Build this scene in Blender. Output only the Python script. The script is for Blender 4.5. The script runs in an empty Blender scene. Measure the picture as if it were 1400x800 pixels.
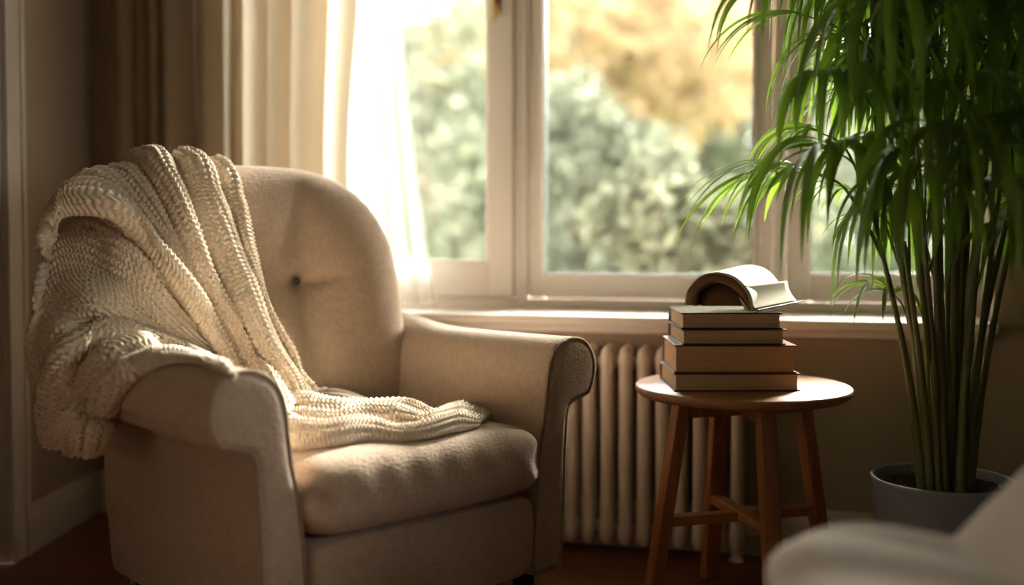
import bpy, math, random
import numpy as np
from mathutils import Vector, Matrix
from mathutils.bvhtree import BVHTree
rnd = random.Random(7)
nr = np.random.RandomState(5)
S = bpy.context.scene
COL = S.collection
PI = math.pi

# ------------------------------------------------------------------ camera
F = 1500.0; CX = 700.0; CY = 362.4; PITCH = math.radians(2.0); CAMZ = 1.0
cam_d = bpy.data.cameras.new('camera'); cam = bpy.data.objects.new('camera', cam_d); COL.objects.link(cam)
cam.location = (0, 0, CAMZ); cam.rotation_euler = (PI/2 - PITCH, 0, 0)
cam_d.sensor_width = 36; cam_d.lens = F*36/1400; cam_d.shift_y = -(400-CY)/1400
cam_d.dof.use_dof = True; cam_d.dof.focus_distance = 2.76; cam_d.dof.aperture_fstop = .72
cam_d.clip_start = .05
S.camera = cam
FW = np.array([0, math.cos(PITCH), -math.sin(PITCH)]); UP = np.array([0, math.sin(PITCH), math.cos(PITCH)])
CAMP = np.array([0, 0, CAMZ])
def ray(px, py):
    return FW + np.array([1., 0, 0])*(px-CX)/F + UP*(CY-py)/F
def pt(px, py, Y):
    v = ray(px, py); return CAMP + v*(Y/v[1])
def zat(py, Y): return pt(CX, py, Y)[2]

# ------------------------------------------------------------------ mesh helpers
def mesh_obj(name, verts, faces, mat, parent=None, local=False, loc=None, smooth=True, uv=None, sub=0):
    verts = np.asarray(verts, dtype=float)
    o = bpy.data.objects.new(name, None) if False else None
    if parent is not None and not local:
        M = np.array(parent.matrix_world.inverted()); verts = verts@M[:3, :3].T + M[:3, 3]
    if parent is None and loc is not None: verts = verts - np.array(loc)
    me = bpy.data.meshes.new(name)
    me.from_pydata(verts.tolist(), [], [list(map(int, f)) for f in faces])
    me.update()
    if uv is not None:
        l = me.uv_layers.new(name='UVMap')
        idx = np.empty(len(me.loops), dtype=np.int32); me.loops.foreach_get('vertex_index', idx)
        l.data.foreach_set('uv', np.asarray(uv)[idx].astype(np.float32).ravel())
    if smooth: me.polygons.foreach_set('use_smooth', [True]*len(me.polygons))
    if mat: me.materials.append(mat)
    o = bpy.data.objects.new(name, me); COL.objects.link(o)
    if parent is not None: o.parent = parent
    elif loc is not None: o.location = loc
    if sub:
        m = o.modifiers.new('sub', 'SUBSURF'); m.levels = sub; m.render_levels = sub
    return o
def tag(o, label=None, cat=None, group=None, kind=None):
    if label: o['label'] = label
    if cat: o['category'] = cat
    if group: o['group'] = group
    if kind: o['kind'] = kind
    return o
def thing(name, label, cat, loc=(0,0,0), rz=0, group=None, kind=None):
    o = bpy.data.objects.new(name, None); COL.objects.link(o)
    o.location = loc; o.rotation_euler = (0, 0, rz); o.empty_display_size = .1
    bpy.context.view_layer.update()
    return tag(o, label, cat, group, kind)
class MB:
    def __init__(s): s.v = []; s.f = []; s.n = 0
    def add(s, v, f):
        v = np.asarray(v, float); s.v.append(v); s.f += [[i+s.n for i in q] for q in f]; s.n += len(v); return s
    def V(s): return np.concatenate(s.v)
    def build(s, name, mat, parent=None, **k): return mesh_obj(name, s.V(), s.f, mat, parent, **k)
BOXF = [[0,3,2,1],[4,5,6,7],[0,1,5,4],[1,2,6,5],[2,3,7,6],[3,0,4,7]]
def boxv(x0,x1,y0,y1,z0,z1):
    return np.array([[x0,y0,z0],[x1,y0,z0],[x1,y1,z0],[x0,y1,z0],[x0,y0,z1],[x1,y0,z1],[x1,y1,z1],[x0,y1,z1]], float)
def bevel(o, w, seg=2):
    m = o.modifiers.new('bev', 'BEVEL'); m.width = w; m.segments = seg; m.limit_method = 'ANGLE'; m.angle_limit = math.radians(40)
    o.data.polygons.foreach_set('use_smooth', [True]*len(o.data.polygons))
    w = o.modifiers.new('wn', 'WEIGHTED_NORMAL'); return o
def grid_faces(nu, nv, cu=False, cv=False, off=0):
    F_ = []
    for i in range(nu if cu else nu-1):
        for j in range(nv if cv else nv-1):
            a = i*nv+j; b = ((i+1)%nu)*nv+j; c = ((i+1)%nu)*nv+(j+1)%nv; d = i*nv+(j+1)%nv
            F_.append([a+off, b+off, c+off, d+off])
    return F_
def crom(P, t):
    """Catmull-Rom through rows of P at parameters t in [0,len-1]; P (K,...)"""
    P = np.asarray(P, float); K = len(P); t = np.clip(np.asarray(t, float), 0, K-1-1e-9)
    i = np.floor(t).astype(int); f = (t-i).reshape((-1,)+(1,)*(P.ndim-1))
    ext = np.concatenate([[2*P[0]-P[1]], P, [2*P[-1]-P[-2]]])
    a, b, c, d = ext[i], ext[i+1], ext[i+2], ext[i+3]
    return .5*((2*b)+(-a+c)*f+(2*a-5*b+4*c-d)*f*f+(-a+3*b-3*c+d)*f**3)
def tube(path, rad, ns=10, cap=True, flat=None):
    path = np.asarray(path, float); n = len(path)
    rad = np.full(n, rad) if np.isscalar(rad) else np.asarray(rad, float)
    T = np.gradient(path, axis=0); T /= np.linalg.norm(T, axis=1)[:, None]+1e-12
    ref = np.array([0, 0, 1.]) if abs(T[0][2]) < .9 else np.array([1., 0, 0])
    N = np.cross(T[0], ref); N /= np.linalg.norm(N)
    V = []; a = np.linspace(0, 2*PI, ns, endpoint=False)
    for i in range(n):
        N = N - T[i]*N.dot(T[i]); N /= np.linalg.norm(N); B = np.cross(T[i], N)
        V.append(path[i] + rad[i]*(np.cos(a)[:, None]*N + np.sin(a)[:, None]*B))
    V = np.concatenate(V); f = grid_faces(n, ns, cv=True)
    f = [q[::-1] for q in f]
    if cap: f += [list(range(ns)), [(n-1)*ns+k for k in range(ns)][::-1]]
    return V, f
def lathe(prof, c, ns=64):
    prof = np.asarray(prof, float); a = np.linspace(0, 2*PI, ns, endpoint=False)
    V = np.stack([c[0]+prof[:, 0][:, None]*np.cos(a), c[1]+prof[:, 0][:, None]*np.sin(a), c[2]+np.repeat(prof[:, 1][:, None], ns, 1)], -1).reshape(-1, 3)
    return V, grid_faces(len(prof), ns, cv=True)
def polar_pillow(a, b, h, n=5., m=6., k=2.4, NT=180, NR=44, warp=None):
    """closed soft slab: outline superellipse |x/a|^n+|y/b|^n=1, half thickness h*(1-r^m)^(1/k)"""
    th = np.linspace(0, 2*PI, NT, endpoint=False)
    c, s = np.cos(th), np.sin(th)
    R = 1/(np.abs(c)**n+np.abs(s)**n)**(1/n)
    t = np.linspace(0, 1, NR); r = 1-(1-t)**2.2; r[0] = .0001
    out = []
    for sg, rr in ((1, r), (-1, r[::-1][1:])):
        X = a*rr[:, None]*R*c; Y = b*rr[:, None]*R*s
        Z = np.repeat((sg*h*np.maximum(1-rr**m, 0)**(1/k))[:, None], NT, 1)
        out.append(np.stack([X, Y, Z], -1))
    V = np.concatenate(out); nr_ = V.shape[0]; V = V.reshape(-1, 3)
    f = grid_faces(nr_, NT, cv=True)
    f += [list(range(NT))[::-1], [(nr_-1)*NT+q for q in range(NT)]]
    f = [q[::-1] for q in f]
    f = [q[::-1] for q in f]
    return (warp(V) if warp else V), f
def vnoise(P, sc, seed=0):
    """cheap smooth 3d noise, sum of sines"""
    r = np.random.RandomState(seed); out = np.zeros(len(P))
    for k in range(14):
        d = r.normal(size=3); d /= np.linalg.norm(d); fr = sc*(.5+1.1*r.rand()); out += np.sin(P@d*fr+r.rand()*6.28)
    return out/5.
def sstep(x, a, b):
    t = np.clip((x-a)/(b-a), 0, 1); return t*t*(3-2*t)

# ------------------------------------------------------------------ materials
def newmat(name):
    m = bpy.data.materials.new(name); m.use_nodes = True; nt = m.node_tree; nt.nodes.clear()
    out = nt.nodes.new('ShaderNodeOutputMaterial'); return m, nt, out
def N(nt, t, **k):
    n = nt.nodes.new('ShaderNode'+t)
    for a, b in k.items():
        if a.startswith('i_'): n.inputs[a[2:].replace('_', ' ')].default_value = b
        else: setattr(n, a, b)
    return n
def pmat(name, col, rough=.5, col2=None, nscale=20, bump=0, bscale=200, metal=0, sheen=0, coat=0, stretch=None, spec=.5, detail=4, bdist=.002, trans=0, coords='Object', sub=0):
    m, nt, out = newmat(name); L = nt.links.new
    p = N(nt, 'BsdfPrincipled'); p.inputs['Roughness'].default_value = rough; p.inputs['Metallic'].default_value = metal
    p.inputs['Specular IOR Level'].default_value = spec
    if sheen: p.inputs['Sheen Weight'].default_value = sheen; p.inputs['Sheen Roughness'].default_value = .45
    if coat: p.inputs['Coat Weight'].default_value = coat; p.inputs['Coat Roughness'].default_value = .15
    tc = N(nt, 'TexCoord'); mp = N(nt, 'Mapping'); L(tc.outputs[coords], mp.inputs[0])
    if stretch: mp.inputs['Scale'].default_value = stretch
    if col2:
        n = N(nt, 'TexNoise'); n.inputs['Scale'].default_value = nscale; n.inputs['Detail'].default_value = detail; L(mp.outputs[0], n.inputs[0])
        r = N(nt, 'ValToRGB'); r.color_ramp.elements[0].position = .3; r.color_ramp.elements[1].position = .7
        r.color_ramp.elements[0].color = (*col, 1); r.color_ramp.elements[1].color = (*col2, 1)
        L(n.outputs[0], r.inputs[0]); L(r.outputs[0], p.inputs['Base Color']); csock = r.outputs[0]
    else: p.inputs['Base Color'].default_value = (*col, 1); csock = None
    if bump:
        n2 = N(nt, 'TexNoise'); n2.inputs['Scale'].default_value = bscale; n2.inputs['Detail'].default_value = 3; L(mp.outputs[0], n2.inputs[0])
        b = N(nt, 'Bump'); b.inputs['Strength'].default_value = bump; b.inputs['Distance'].default_value = bdist
        L(n2.outputs[0], b.inputs['Height']); L(b.outputs[0], p.inputs['Normal'])
    if trans:
        t = N(nt, 'BsdfTranslucent'); mx = N(nt, 'MixShader'); mx.inputs[0].default_value = trans
        if csock: L(csock, t.inputs[0])
        else: t.inputs[0].default_value = (*col, 1)
        L(p.outputs[0], mx.inputs[1]); L(t.outputs[0], mx.inputs[2]); L(mx.outputs[0], out.inputs[0])
    else: L(p.outputs[0], out.inputs[0])
    return m

def fabric_mat(name, c1, c2, weave=170, bump=.62):
    m, nt, out = newmat(name); L = nt.links.new
    p = N(nt, 'BsdfPrincipled'); p.inputs['Roughness'].default_value = .95; p.inputs['Specular IOR Level'].default_value = .15
    p.inputs['Sheen Weight'].default_value = .35; p.inputs['Sheen Roughness'].default_value = .4; p.inputs['Sheen Tint'].default_value = (1, .93, .85, 1)
    tc = N(nt, 'TexCoord')
    n = N(nt, 'TexNoise'); n.inputs['Scale'].default_value = 55; n.inputs['Detail'].default_value = 6; n.inputs['Roughness'].default_value = .75; L(tc.outputs['Object'], n.inputs[0])
    r = N(nt, 'ValToRGB'); r.color_ramp.elements[0].position = .32; r.color_ramp.elements[1].position = .68
    r.color_ramp.elements[0].color = (*c1, 1); r.color_ramp.elements[1].color = (*c2, 1); L(n.outputs[0], r.inputs[0]); L(r.outputs[0], p.inputs['Base Color'])
    # woven texture: two crossing noises stretched along and across
    hs = []
    for sc in ((weave*.35, weave*.35, weave*1.6), (weave*1.6, weave*1.6, weave*.35)):
        mp = N(nt, 'Mapping'); mp.inputs['Scale'].default_value = sc; L(tc.outputs['Object'], mp.inputs[0])
        q = N(nt, 'TexNoise'); q.inputs['Scale'].default_value = 1; q.inputs['Detail'].default_value = 2; L(mp.outputs[0], q.inputs[0]); hs.append(q)
    q3 = N(nt, 'TexNoise'); q3.inputs['Scale'].default_value = 120; q3.inputs['Detail'].default_value = 4; L(tc.outputs['Object'], q3.inputs[0])
    ad = N(nt, 'Math', operation='ADD'); L(hs[0].outputs[0], ad.inputs[0]); L(hs[1].outputs[0], ad.inputs[1])
    ad2 = N(nt, 'Math', operation='ADD'); L(ad.outputs[0], ad2.inputs[0]); L(q3.outputs[0], ad2.inputs[1])
    b = N(nt, 'Bump'); b.inputs['Strength'].default_value = bump; b.inputs['Distance'].default_value = .004
    L(ad2.outputs[0], b.inputs['Height']); L(b.outputs[0], p.inputs['Normal']); L(p.outputs[0], out.inputs[0]); return m

M_uph = fabric_mat('beige_wool_upholstery', (.47, .35, .26), (.59, .46, .355))
M_pipe = fabric_mat('upholstery_piping', (.32, .24, .18), (.40, .31, .24))
M_fg = fabric_mat('pale_linen', (.45, .38, .34), (.52, .45, .40), 200, .3)
M_button = pmat('button', (.10, .06, .04), .7)
M_black = pmat('black_wood_leg', (.012, .01, .009), .4)
M_wall = pmat('wall_paint', (.42, .335, .255), .85, col2=(.44, .355, .27), nscale=3, bump=.15, bscale=90)
M_white = pmat('white_gloss_trim', (.72, .66, .60), .35, col2=(.76, .70, .64), nscale=4)
M_winwhite = pmat('window_white', (.86, .79, .73), .35)
M_rad = pmat('radiator_enamel', (.68, .57, .47), .35, col2=(.72, .61, .51), nscale=9)
M_ceil = pmat('ceiling_paint', (.42, .37, .31), .9)
M_walld = pmat('unseen_wall_dark', (.13, .095, .07), .85, col2=(.15, .11, .08), nscale=3)  # for the unseen walls, made dark to cut light bounced into the room
M_brass = pmat('brass', (.75, .52, .20), .3, metal=1)
M_pot = pmat('grey_glazed_pot', (.25, .26, .29), .45, col2=(.28, .29, .32), nscale=12)
M_soil = pmat('soil_pellets', (.035, .018, .010), .9, col2=(.16, .09, .05), nscale=90)
M_ground = pmat('lawn', (.10, .16, .06), .95, col2=(.2, .26, .12), nscale=2)

def glass_mat():
    m, nt, out = newmat('window_glass'); L = nt.links.new
    t = N(nt, 'BsdfTransparent'); t.inputs[0].default_value = (.96, .985, .97, 1); g = N(nt, 'BsdfGlossy'); g.inputs['Roughness'].default_value = .02
    fr = N(nt, 'Fresnel'); fr.inputs[0].default_value = 1.5; mx = N(nt, 'MixShader')
    L(fr.outputs[0], mx.inputs[0]); L(t.outputs[0], mx.inputs[1]); L(g.outputs[0], mx.inputs[2]); L(mx.outputs[0], out.inputs[0]); return m
M_glass = glass_mat()

def cloth_mat(name, col, trans, transp=0., tcol=None):
    m, nt, out = newmat(name); L = nt.links.new
    d = N(nt, 'BsdfDiffuse'); d.inputs[0].default_value = (*col, 1); t = N(nt, 'BsdfTranslucent'); t.inputs[0].default_value = (*(tcol or col), 1)
    mx = N(nt, 'MixShader'); mx.inputs[0].default_value = trans; L(d.outputs[0], mx.inputs[1]); L(t.outputs[0], mx.inputs[2])
    tc = N(nt, 'TexCoord'); w = N(nt, 'TexNoise'); w.inputs['Scale'].default_value = 300; L(tc.outputs['Object'], w.inputs[0])
    b = N(nt, 'Bump'); b.inputs['Strength'].default_value = .15; b.inputs['Distance'].default_value = .001; L(w.outputs[0], b.inputs['Height']); L(b.outputs[0], d.inputs['Normal'])
    if transp:
        tp = N(nt, 'BsdfTransparent'); m2 = N(nt, 'MixShader'); m2.inputs[0].default_value = transp
        L(mx.outputs[0], m2.inputs[1]); L(tp.outputs[0], m2.inputs[2]); L(m2.outputs[0], out.inputs[0])
    else: L(mx.outputs[0], out.inputs[0])
    return m
M_curtain = cloth_mat('cream_curtain_cloth', (.50, .395, .28), .36, 0, (.78, .70, .58))
M_sheer = cloth_mat('sheer_voile', (.94, .94, .93), .6, .22)

def wood_mat(name, c1, c2, rough, scale=(1.5, 28, 28), coat=0, bump=.1):
    m, nt, out = newmat(name); L = nt.links.new
    p = N(nt, 'BsdfPrincipled'); p.inputs['Roughness'].default_value = rough
    if coat: p.inputs['Coat Weight'].default_value = coat; p.inputs['Coat Roughness'].default_value = .2
    tc = N(nt, 'TexCoord'); mp = N(nt, 'Mapping'); mp.inputs['Scale'].default_value = scale; L(tc.outputs['Object'], mp.inputs[0])
    n = N(nt, 'TexNoise'); n.inputs['Scale'].default_value = 1.6; n.inputs['Detail'].default_value = 7; n.inputs['Distortion'].default_value = .6; L(mp.outputs[0], n.inputs[0])
    r = N(nt, 'ValToRGB'); r.color_ramp.elements[0].position = .33; r.color_ramp.elements[1].position = .68
    r.color_ramp.elements[0].color = (*c1, 1); r.color_ramp.elements[1].color = (*c2, 1); L(n.outputs[0], r.inputs[0]); L(r.outputs[0], p.inputs['Base Color'])
    b = N(nt, 'Bump'); b.inputs['Strength'].default_value = bump; b.inputs['Distance'].default_value = .001; L(n.outputs[0], b.inputs['Height']); L(b.outputs[0], p.inputs['Normal'])
    L(p.outputs[0], out.inputs[0]); return m
M_top = wood_mat('oak_table_top', (.30, .125, .05), (.42, .19, .085), .33, (2, 22, 22))
M_legw = wood_mat('oak_table_leg', (.23, .075, .022), (.36, .135, .045), .45, (24, 24, 1.5))
M_strw = wood_mat('oak_stretcher', (.27, .10, .035), (.40, .165, .06), .45, (6, 6, 24))

def floor_mat():
    m, nt, out = newmat('reddish_floorboards'); L = nt.links.new
    p = N(nt, 'BsdfPrincipled'); p.inputs['Roughness'].default_value = .32
    tc = N(nt, 'TexCoord'); mp = N(nt, 'Mapping'); mp.inputs['Rotation'].default_value = (0, 0, math.radians(13)); L(tc.outputs['Object'], mp.inputs[0])
    br = N(nt, 'TexBrick'); br.offset = .37; br.inputs['Scale'].default_value = 1; br.inputs['Brick Width'].default_value = 1.4; br.inputs['Row Height'].default_value = .11
    br.inputs['Mortar Size'].default_value = .002; br.inputs['Color1'].default_value = (.13, .042, .018, 1); br.inputs['Color2'].default_value = (.19, .062, .026, 1); br.inputs['Mortar'].default_value = (.02, .008, .004, 1)
    L(mp.outputs[0], br.inputs[0])
    m2 = N(nt, 'Mapping'); m2.inputs['Scale'].default_value = (2, 30, 1); L(mp.outputs[0], m2.inputs[0])
    n = N(nt, 'TexNoise'); n.inputs['Scale'].default_value = 1.5; n.inputs['Detail'].default_value = 6; L(m2.outputs[0], n.inputs[0])
    mx = N(nt, 'MixRGB', blend_type='MULTIPLY'); mx.inputs[0].default_value = .6; L(br.outputs[0], mx.inputs[1])
    r = N(nt, 'ValToRGB'); r.color_ramp.elements[0].color = (.5, .45, .4, 1); r.color_ramp.elements[1].color = (1.3, 1.2, 1.1, 1); L(n.outputs[0], r.inputs[0]); L(r.outputs[0], mx.inputs[2])
    L(mx.outputs[0], p.inputs['Base Color'])
    b = N(nt, 'Bump'); b.inputs['Strength'].default_value = .2; b.inputs['Distance'].default_value = .002; L(br.outputs['Fac'], b.inputs['Height']); b.invert = True; L(b.outputs[0], p.inputs['Normal'])
    L(p.outputs[0], out.inputs[0]); return m
M_floor = floor_mat()

def knit_mat():
    m, nt, out = newmat('oatmeal_knit_wool'); L = nt.links.new
    p = N(nt, 'BsdfPrincipled'); p.inputs['Roughness'].default_value = .95; p.inputs['Specular IOR Level'].default_value = .1
    p.inputs['Sheen Weight'].default_value = .3; p.inputs['Sheen Tint'].default_value = (1, .95, .85, 1)
    tc = N(nt, 'TexCoord')
    n = N(nt, 'TexNoise'); n.inputs['Scale'].default_value = 170; n.inputs['Detail'].default_value = 3; L(tc.outputs['Object'], n.inputs[0])
    r = N(nt, 'ValToRGB'); e = r.color_ramp.elements; e[0].position = .3; e[1].position = .65
    e[0].color = (.62, .50, .38, 1); e[1].color = (.84, .73, .59, 1); L(n.outputs[0], r.inputs[0]); L(r.outputs[0], p.inputs['Base Color'])
    n2 = N(nt, 'TexNoise'); n2.inputs['Scale'].default_value = 420; n2.inputs['Detail'].default_value = 2; L(tc.outputs['Object'], n2.inputs[0])
    b = N(nt, 'Bump'); b.inputs['Strength'].default_value = .3; b.inputs['Distance'].default_value = .0015; L(n2.outputs[0], b.inputs['Height']); L(b.outputs[0], p.inputs['Normal'])
    L(p.outputs[0], out.inputs[0]); return m
M_knit = knit_mat()

def leaf_mat(name, c, tc_, c2=None, tr=.45, rough=.35, spec=.5):
    m, nt, out = newmat(name); L = nt.links.new
    oi = N(nt, 'ObjectInfo'); tcn = N(nt, 'TexCoord'); n = N(nt, 'TexNoise'); n.inputs['Scale'].default_value = 5; L(tcn.outputs['Object'], n.inputs[0])
    def ramp(a, b):
        r = N(nt, 'ValToRGB'); r.color_ramp.elements[0].position = .35; r.color_ramp.elements[1].position = .65
        r.color_ramp.elements[0].color = (*a, 1); r.color_ramp.elements[1].color = (*b, 1); L(n.outputs[0], r.inputs[0]); return r
    c2 = c2 or tuple(x*1.5 for x in c)
    r1 = ramp(c, c2); r2 = ramp(tc_, tuple(x*1.25 for x in tc_))
    p = N(nt, 'BsdfPrincipled'); p.inputs['Specular IOR Level'].default_value = spec; p.inputs['Roughness'].default_value = rough; L(r1.outputs[0], p.inputs['Base Color'])
    t = N(nt, 'BsdfTranslucent'); L(r2.outputs[0], t.inputs[0]); mx = N(nt, 'MixShader'); mx.inputs[0].default_value = tr
    L(p.outputs[0], mx.inputs[1]); L(t.outputs[0], mx.inputs[2]); L(mx.outputs[0], out.inputs[0]); return m
M_leaf = leaf_mat('palm_leaf', (.035, .075, .014), (.21, .36, .03), rough=.38)
M_cane = pmat('green_cane', (.10, .13, .03), .5, col2=(.17, .17, .055), nscale=14, stretch=(1, 1, .3))
M_canebr = pmat('brown_cane', (.075, .05, .022), .6, col2=(.15, .12, .05), nscale=20, stretch=(1, 1, .3))

# ------------------------------------------------------------------ room shell
TH = math.radians(13)
W0 = np.array([.88, 3.30]); wt = np.array([math.cos(TH), -math.sin(TH)]); wn = np.array([math.sin(TH), math.cos(TH)])
def wpt(s, off, z): p = W0 + wt*s + wn*off; return np.array([p[0], p[1], z])
def wall_hit(px, py, off):
    v = ray(px, py); o = W0 + wn*off
    k = (o@wn - CAMP[:2]@wn)/(v[:2]@wn); P = CAMP + v*k
    return (P[:2]-W0)@wt, P[2]
def wbox(mb, s0, s1, o0, o1, z0, z1):
    V = np.array([wpt(s, o, z) for z in (z0, z1) for s, o in ((s0, o0), (s1, o0), (s1, o1), (s0, o1))]); mb.add(V, BOXF)
ROOMH = 2.7
WP = .30           # window plane set back in the wall
sL = wall_hit(362, 200, 0)[0]; sR = wall_hit(1362, 200, 0)[0]
SILLZ = .722
sC = (pt(137, 700, 3.86)[:2]-W0)@wt      # left corner along the wall
HEAD = 2.3
mb = MB()
wbox(mb, sC-.3, sL, 0, .42, 0, ROOMH); wbox(mb, sR, sR+1.2, 0, .42, 0, ROOMH)
wbox(mb, sL, sR, 0, .42, 0, SILLZ-.03); wbox(mb, sL, sR, 0, .42, HEAD, ROOMH)
tag(mb.build('wall_back', M_wall, smooth=False), kind='structure')
# left wall: from the corner towards the camera
cor = W0 + wt*sC
ld = np.array([-1.485, 3.37])-cor; ld /= np.linalg.norm(ld)       # runs towards the camera
ln = np.array([ld[1], -ld[0]])
if ln[0] > 0: ln = -ln                                            # away from the room
def lpt(s, off, z): p = cor+ld*s-ln*off; return np.array([p[0], p[1], z])   # off>0 into the room
def lbox(mb, s0, s1, o0, o1, z0, z1):
    V = np.array([lpt(s, o, z) for z in (z0, z1) for s, o in ((s0, o0), (s1, o0), (s1, o1), (s0, o1))]); mb.add(V, BOXF)
def lhit(px, py, off=0):
    v = ray(px, py); o = cor-ln*off; k = (o@ln)/(v[:2]@ln); P = CAMP+v*k; return (P[:2]-cor)@ld, P[2]
sd1 = lhit(33, 600)[0]; sd0 = sd1+.105
mb = MB(); lbox(mb, -.1, sd0-.01, -.15, 0, 0, ROOMH); lbox(mb, sd0-.01, sd0+1.76, -.15, 0, 2.06, ROOMH); lbox(mb, sd0+1.76, 6.2, -.15, 0, 0, ROOMH)
tag(mb.build('wall_left', M_wall, smooth=False), kind='structure')
# door in the left wall with casing
d1 = thing('door_1', None, None, tuple(lpt(sd0+.4, 0, 0)), kind='structure')
mb = MB(); lbox(mb, sd1, sd0, 0, .018, 0, 2.16); lbox(mb, sd1+.012, sd1+.03, .018, .028, 0, 2.16); lbox(mb, sd0+1.75, sd0+1.85, 0, .018, 0, 2.16); lbox(mb, sd0, sd0+1.75, 0, .018, 2.06, 2.16); lbox(mb, sd0-.012, sd0, -.14, .0, 0, 2.06)
bevel(mb.build('door_casing', M_white, d1), .004)
mb = MB(); lbox(mb, sd0+.002, sd0+.874, -.11, -.07, .01, 2.055)
lbox(mb, sd0+.876, sd0+1.745, -.11, -.07, .01, 2.055)  # second leaf, added out of view as a dark surface against sun bounce
for z0, z1 in ((.2, .95), (1.1, 1.95)):
    for a in (.1, .50, .98, 1.38): lbox(mb, sd0+a, sd0+a+.28, -.07, -.06, z0, z1)
bevel(mb.build('door_panel', pmat('brown_door', (.065, .036, .02), .5, col2=(.085, .05, .028), nscale=8, stretch=(8, 8, 1)), d1), .004)
# floor, ceiling, right wall, rear wall
FX0, FX1, FY0 = -2.6, 2.75, -2.2
mb = MB(); mb.add(boxv(FX0, FX1+.1, FY0-.1, 4.6, -.12, 0), BOXF); tag(mb.build('floor', M_floor, smooth=False), kind='structure')
mb = MB(); mb.add(boxv(FX0, FX1+.1, FY0-.1, 4.6, ROOMH, ROOMH+.12), BOXF); tag(mb.build('ceiling', M_ceil, smooth=False), kind='structure')
RW = (-.5, .6, 1.1, 2.35)      # fill window added in the unseen right wall to light the chair front
mb = MB(); mb.add(boxv(FX1, FX1+.12, FY0-.1, RW[0], 0, ROOMH), BOXF); mb.add(boxv(FX1, FX1+.12, RW[1], 3.4, 0, ROOMH), BOXF)
mb.add(boxv(FX1, FX1+.12, RW[0], RW[1], 0, RW[2]), BOXF); mb.add(boxv(FX1, FX1+.12, RW[0], RW[1], RW[3], ROOMH), BOXF)
tag(mb.build('wall_right', M_walld, smooth=False), kind='structure')
w4 = thing('window_4', None, None, (FX1, (RW[0]+RW[1])/2, RW[2]), kind='structure')
mb = MB()
for y0 in (RW[0], (RW[0]+RW[1])/2-.03, RW[1]-.06): mb.add(boxv(FX1+.03, FX1+.09, y0, y0+.06, RW[2], RW[3]), BOXF)
for z0 in (RW[2], RW[3]-.06): mb.add(boxv(FX1+.031, FX1+.089, RW[0], RW[1], z0, z0+.06), BOXF)
mb.build('window_frame', M_winwhite, w4, smooth=False)
mb = MB(); mb.add(boxv(FX1+.055, FX1+.06, RW[0], RW[1], RW[2], RW[3]), BOXF); mb.build('pane', M_glass, w4, smooth=False)
mb = MB(); mb.add(boxv(FX0, FX1, FY0-.12, FY0, 0, ROOMH), BOXF); tag(mb.build('wall_rear', M_walld, smooth=False), kind='structure')
# baseboards with a moulded top
def baseprof(): return [(0, 0), (.018, 0), (.018, .105), (.013, .112), (.017, .118), (.012, .128), (.008, .14), (0, .145)]
def baserun(name, f0, f1):
    pr = baseprof(); V = [f0(o, z) for o, z in pr]+[f1(o, z) for o, z in pr]; n = len(pr)
    fc = [[i, (i+1) % n, n+(i+1) % n, n+i] for i in range(n)]+[list(range(n))[::-1], [n+i for i in range(n)]]
    tag(mesh_obj(name, V, fc, M_white, smooth=False), kind='structure')
baserun('baseboard_left', lambda o, z: lpt(.0, o, z), lambda o, z: lpt(sd1-.001, o, z))
baserun('baseboard_back', lambda o, z: wpt(sC+.02, -o, z), lambda o, z: wpt(sR+.9, -o, z))

# windows -----------------------------------------------------------
def S_(px, off=WP): return wall_hit(px, 300, off)[0]
def Zy(px, py, off=WP): return wall_hit(px, py, off)[1]
lo = SILLZ
# sill
mb = MB(); wbox(mb, sL-.03, sR+.005, -.055, 0, SILLZ-.03, SILLZ); wbox(mb, sL, sR, 0, WP+.12, SILLZ-.03, SILLZ); wbox(mb, sL-.02, sR, -.02, 0, SILLZ-.055, SILLZ-.03)
o = bevel(mb.build('trim_1', M_winwhite), .006, 3); tag(o, kind='structure')
def frame_ring(mb, s0, s1, z0, z1, wl, wr, wb, wt_, o0, o1):
    wbox(mb, s0, s0+wl, o0, o1, z0, z1); wbox(mb, s1-wr, s1, o0, o1, z0, z1)
    wbox(mb, s0+wl, s1-wr, o0, o1, z0, z0+wb); wbox(mb, s0+wl, s1-wr, o0, o1, z1-wt_, z1)
m1, m2 = S_(712), S_(1066)
glb = [Zy(600, 358), Zy(850, 375), Zy(1150, 374)]
gx = [(sL+.075, S_(667)), (S_(743), S_(1029)), (S_(1108), sR-.07)]
wx = [(sL, m1), (m1, m2), (m2, sR)]
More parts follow.
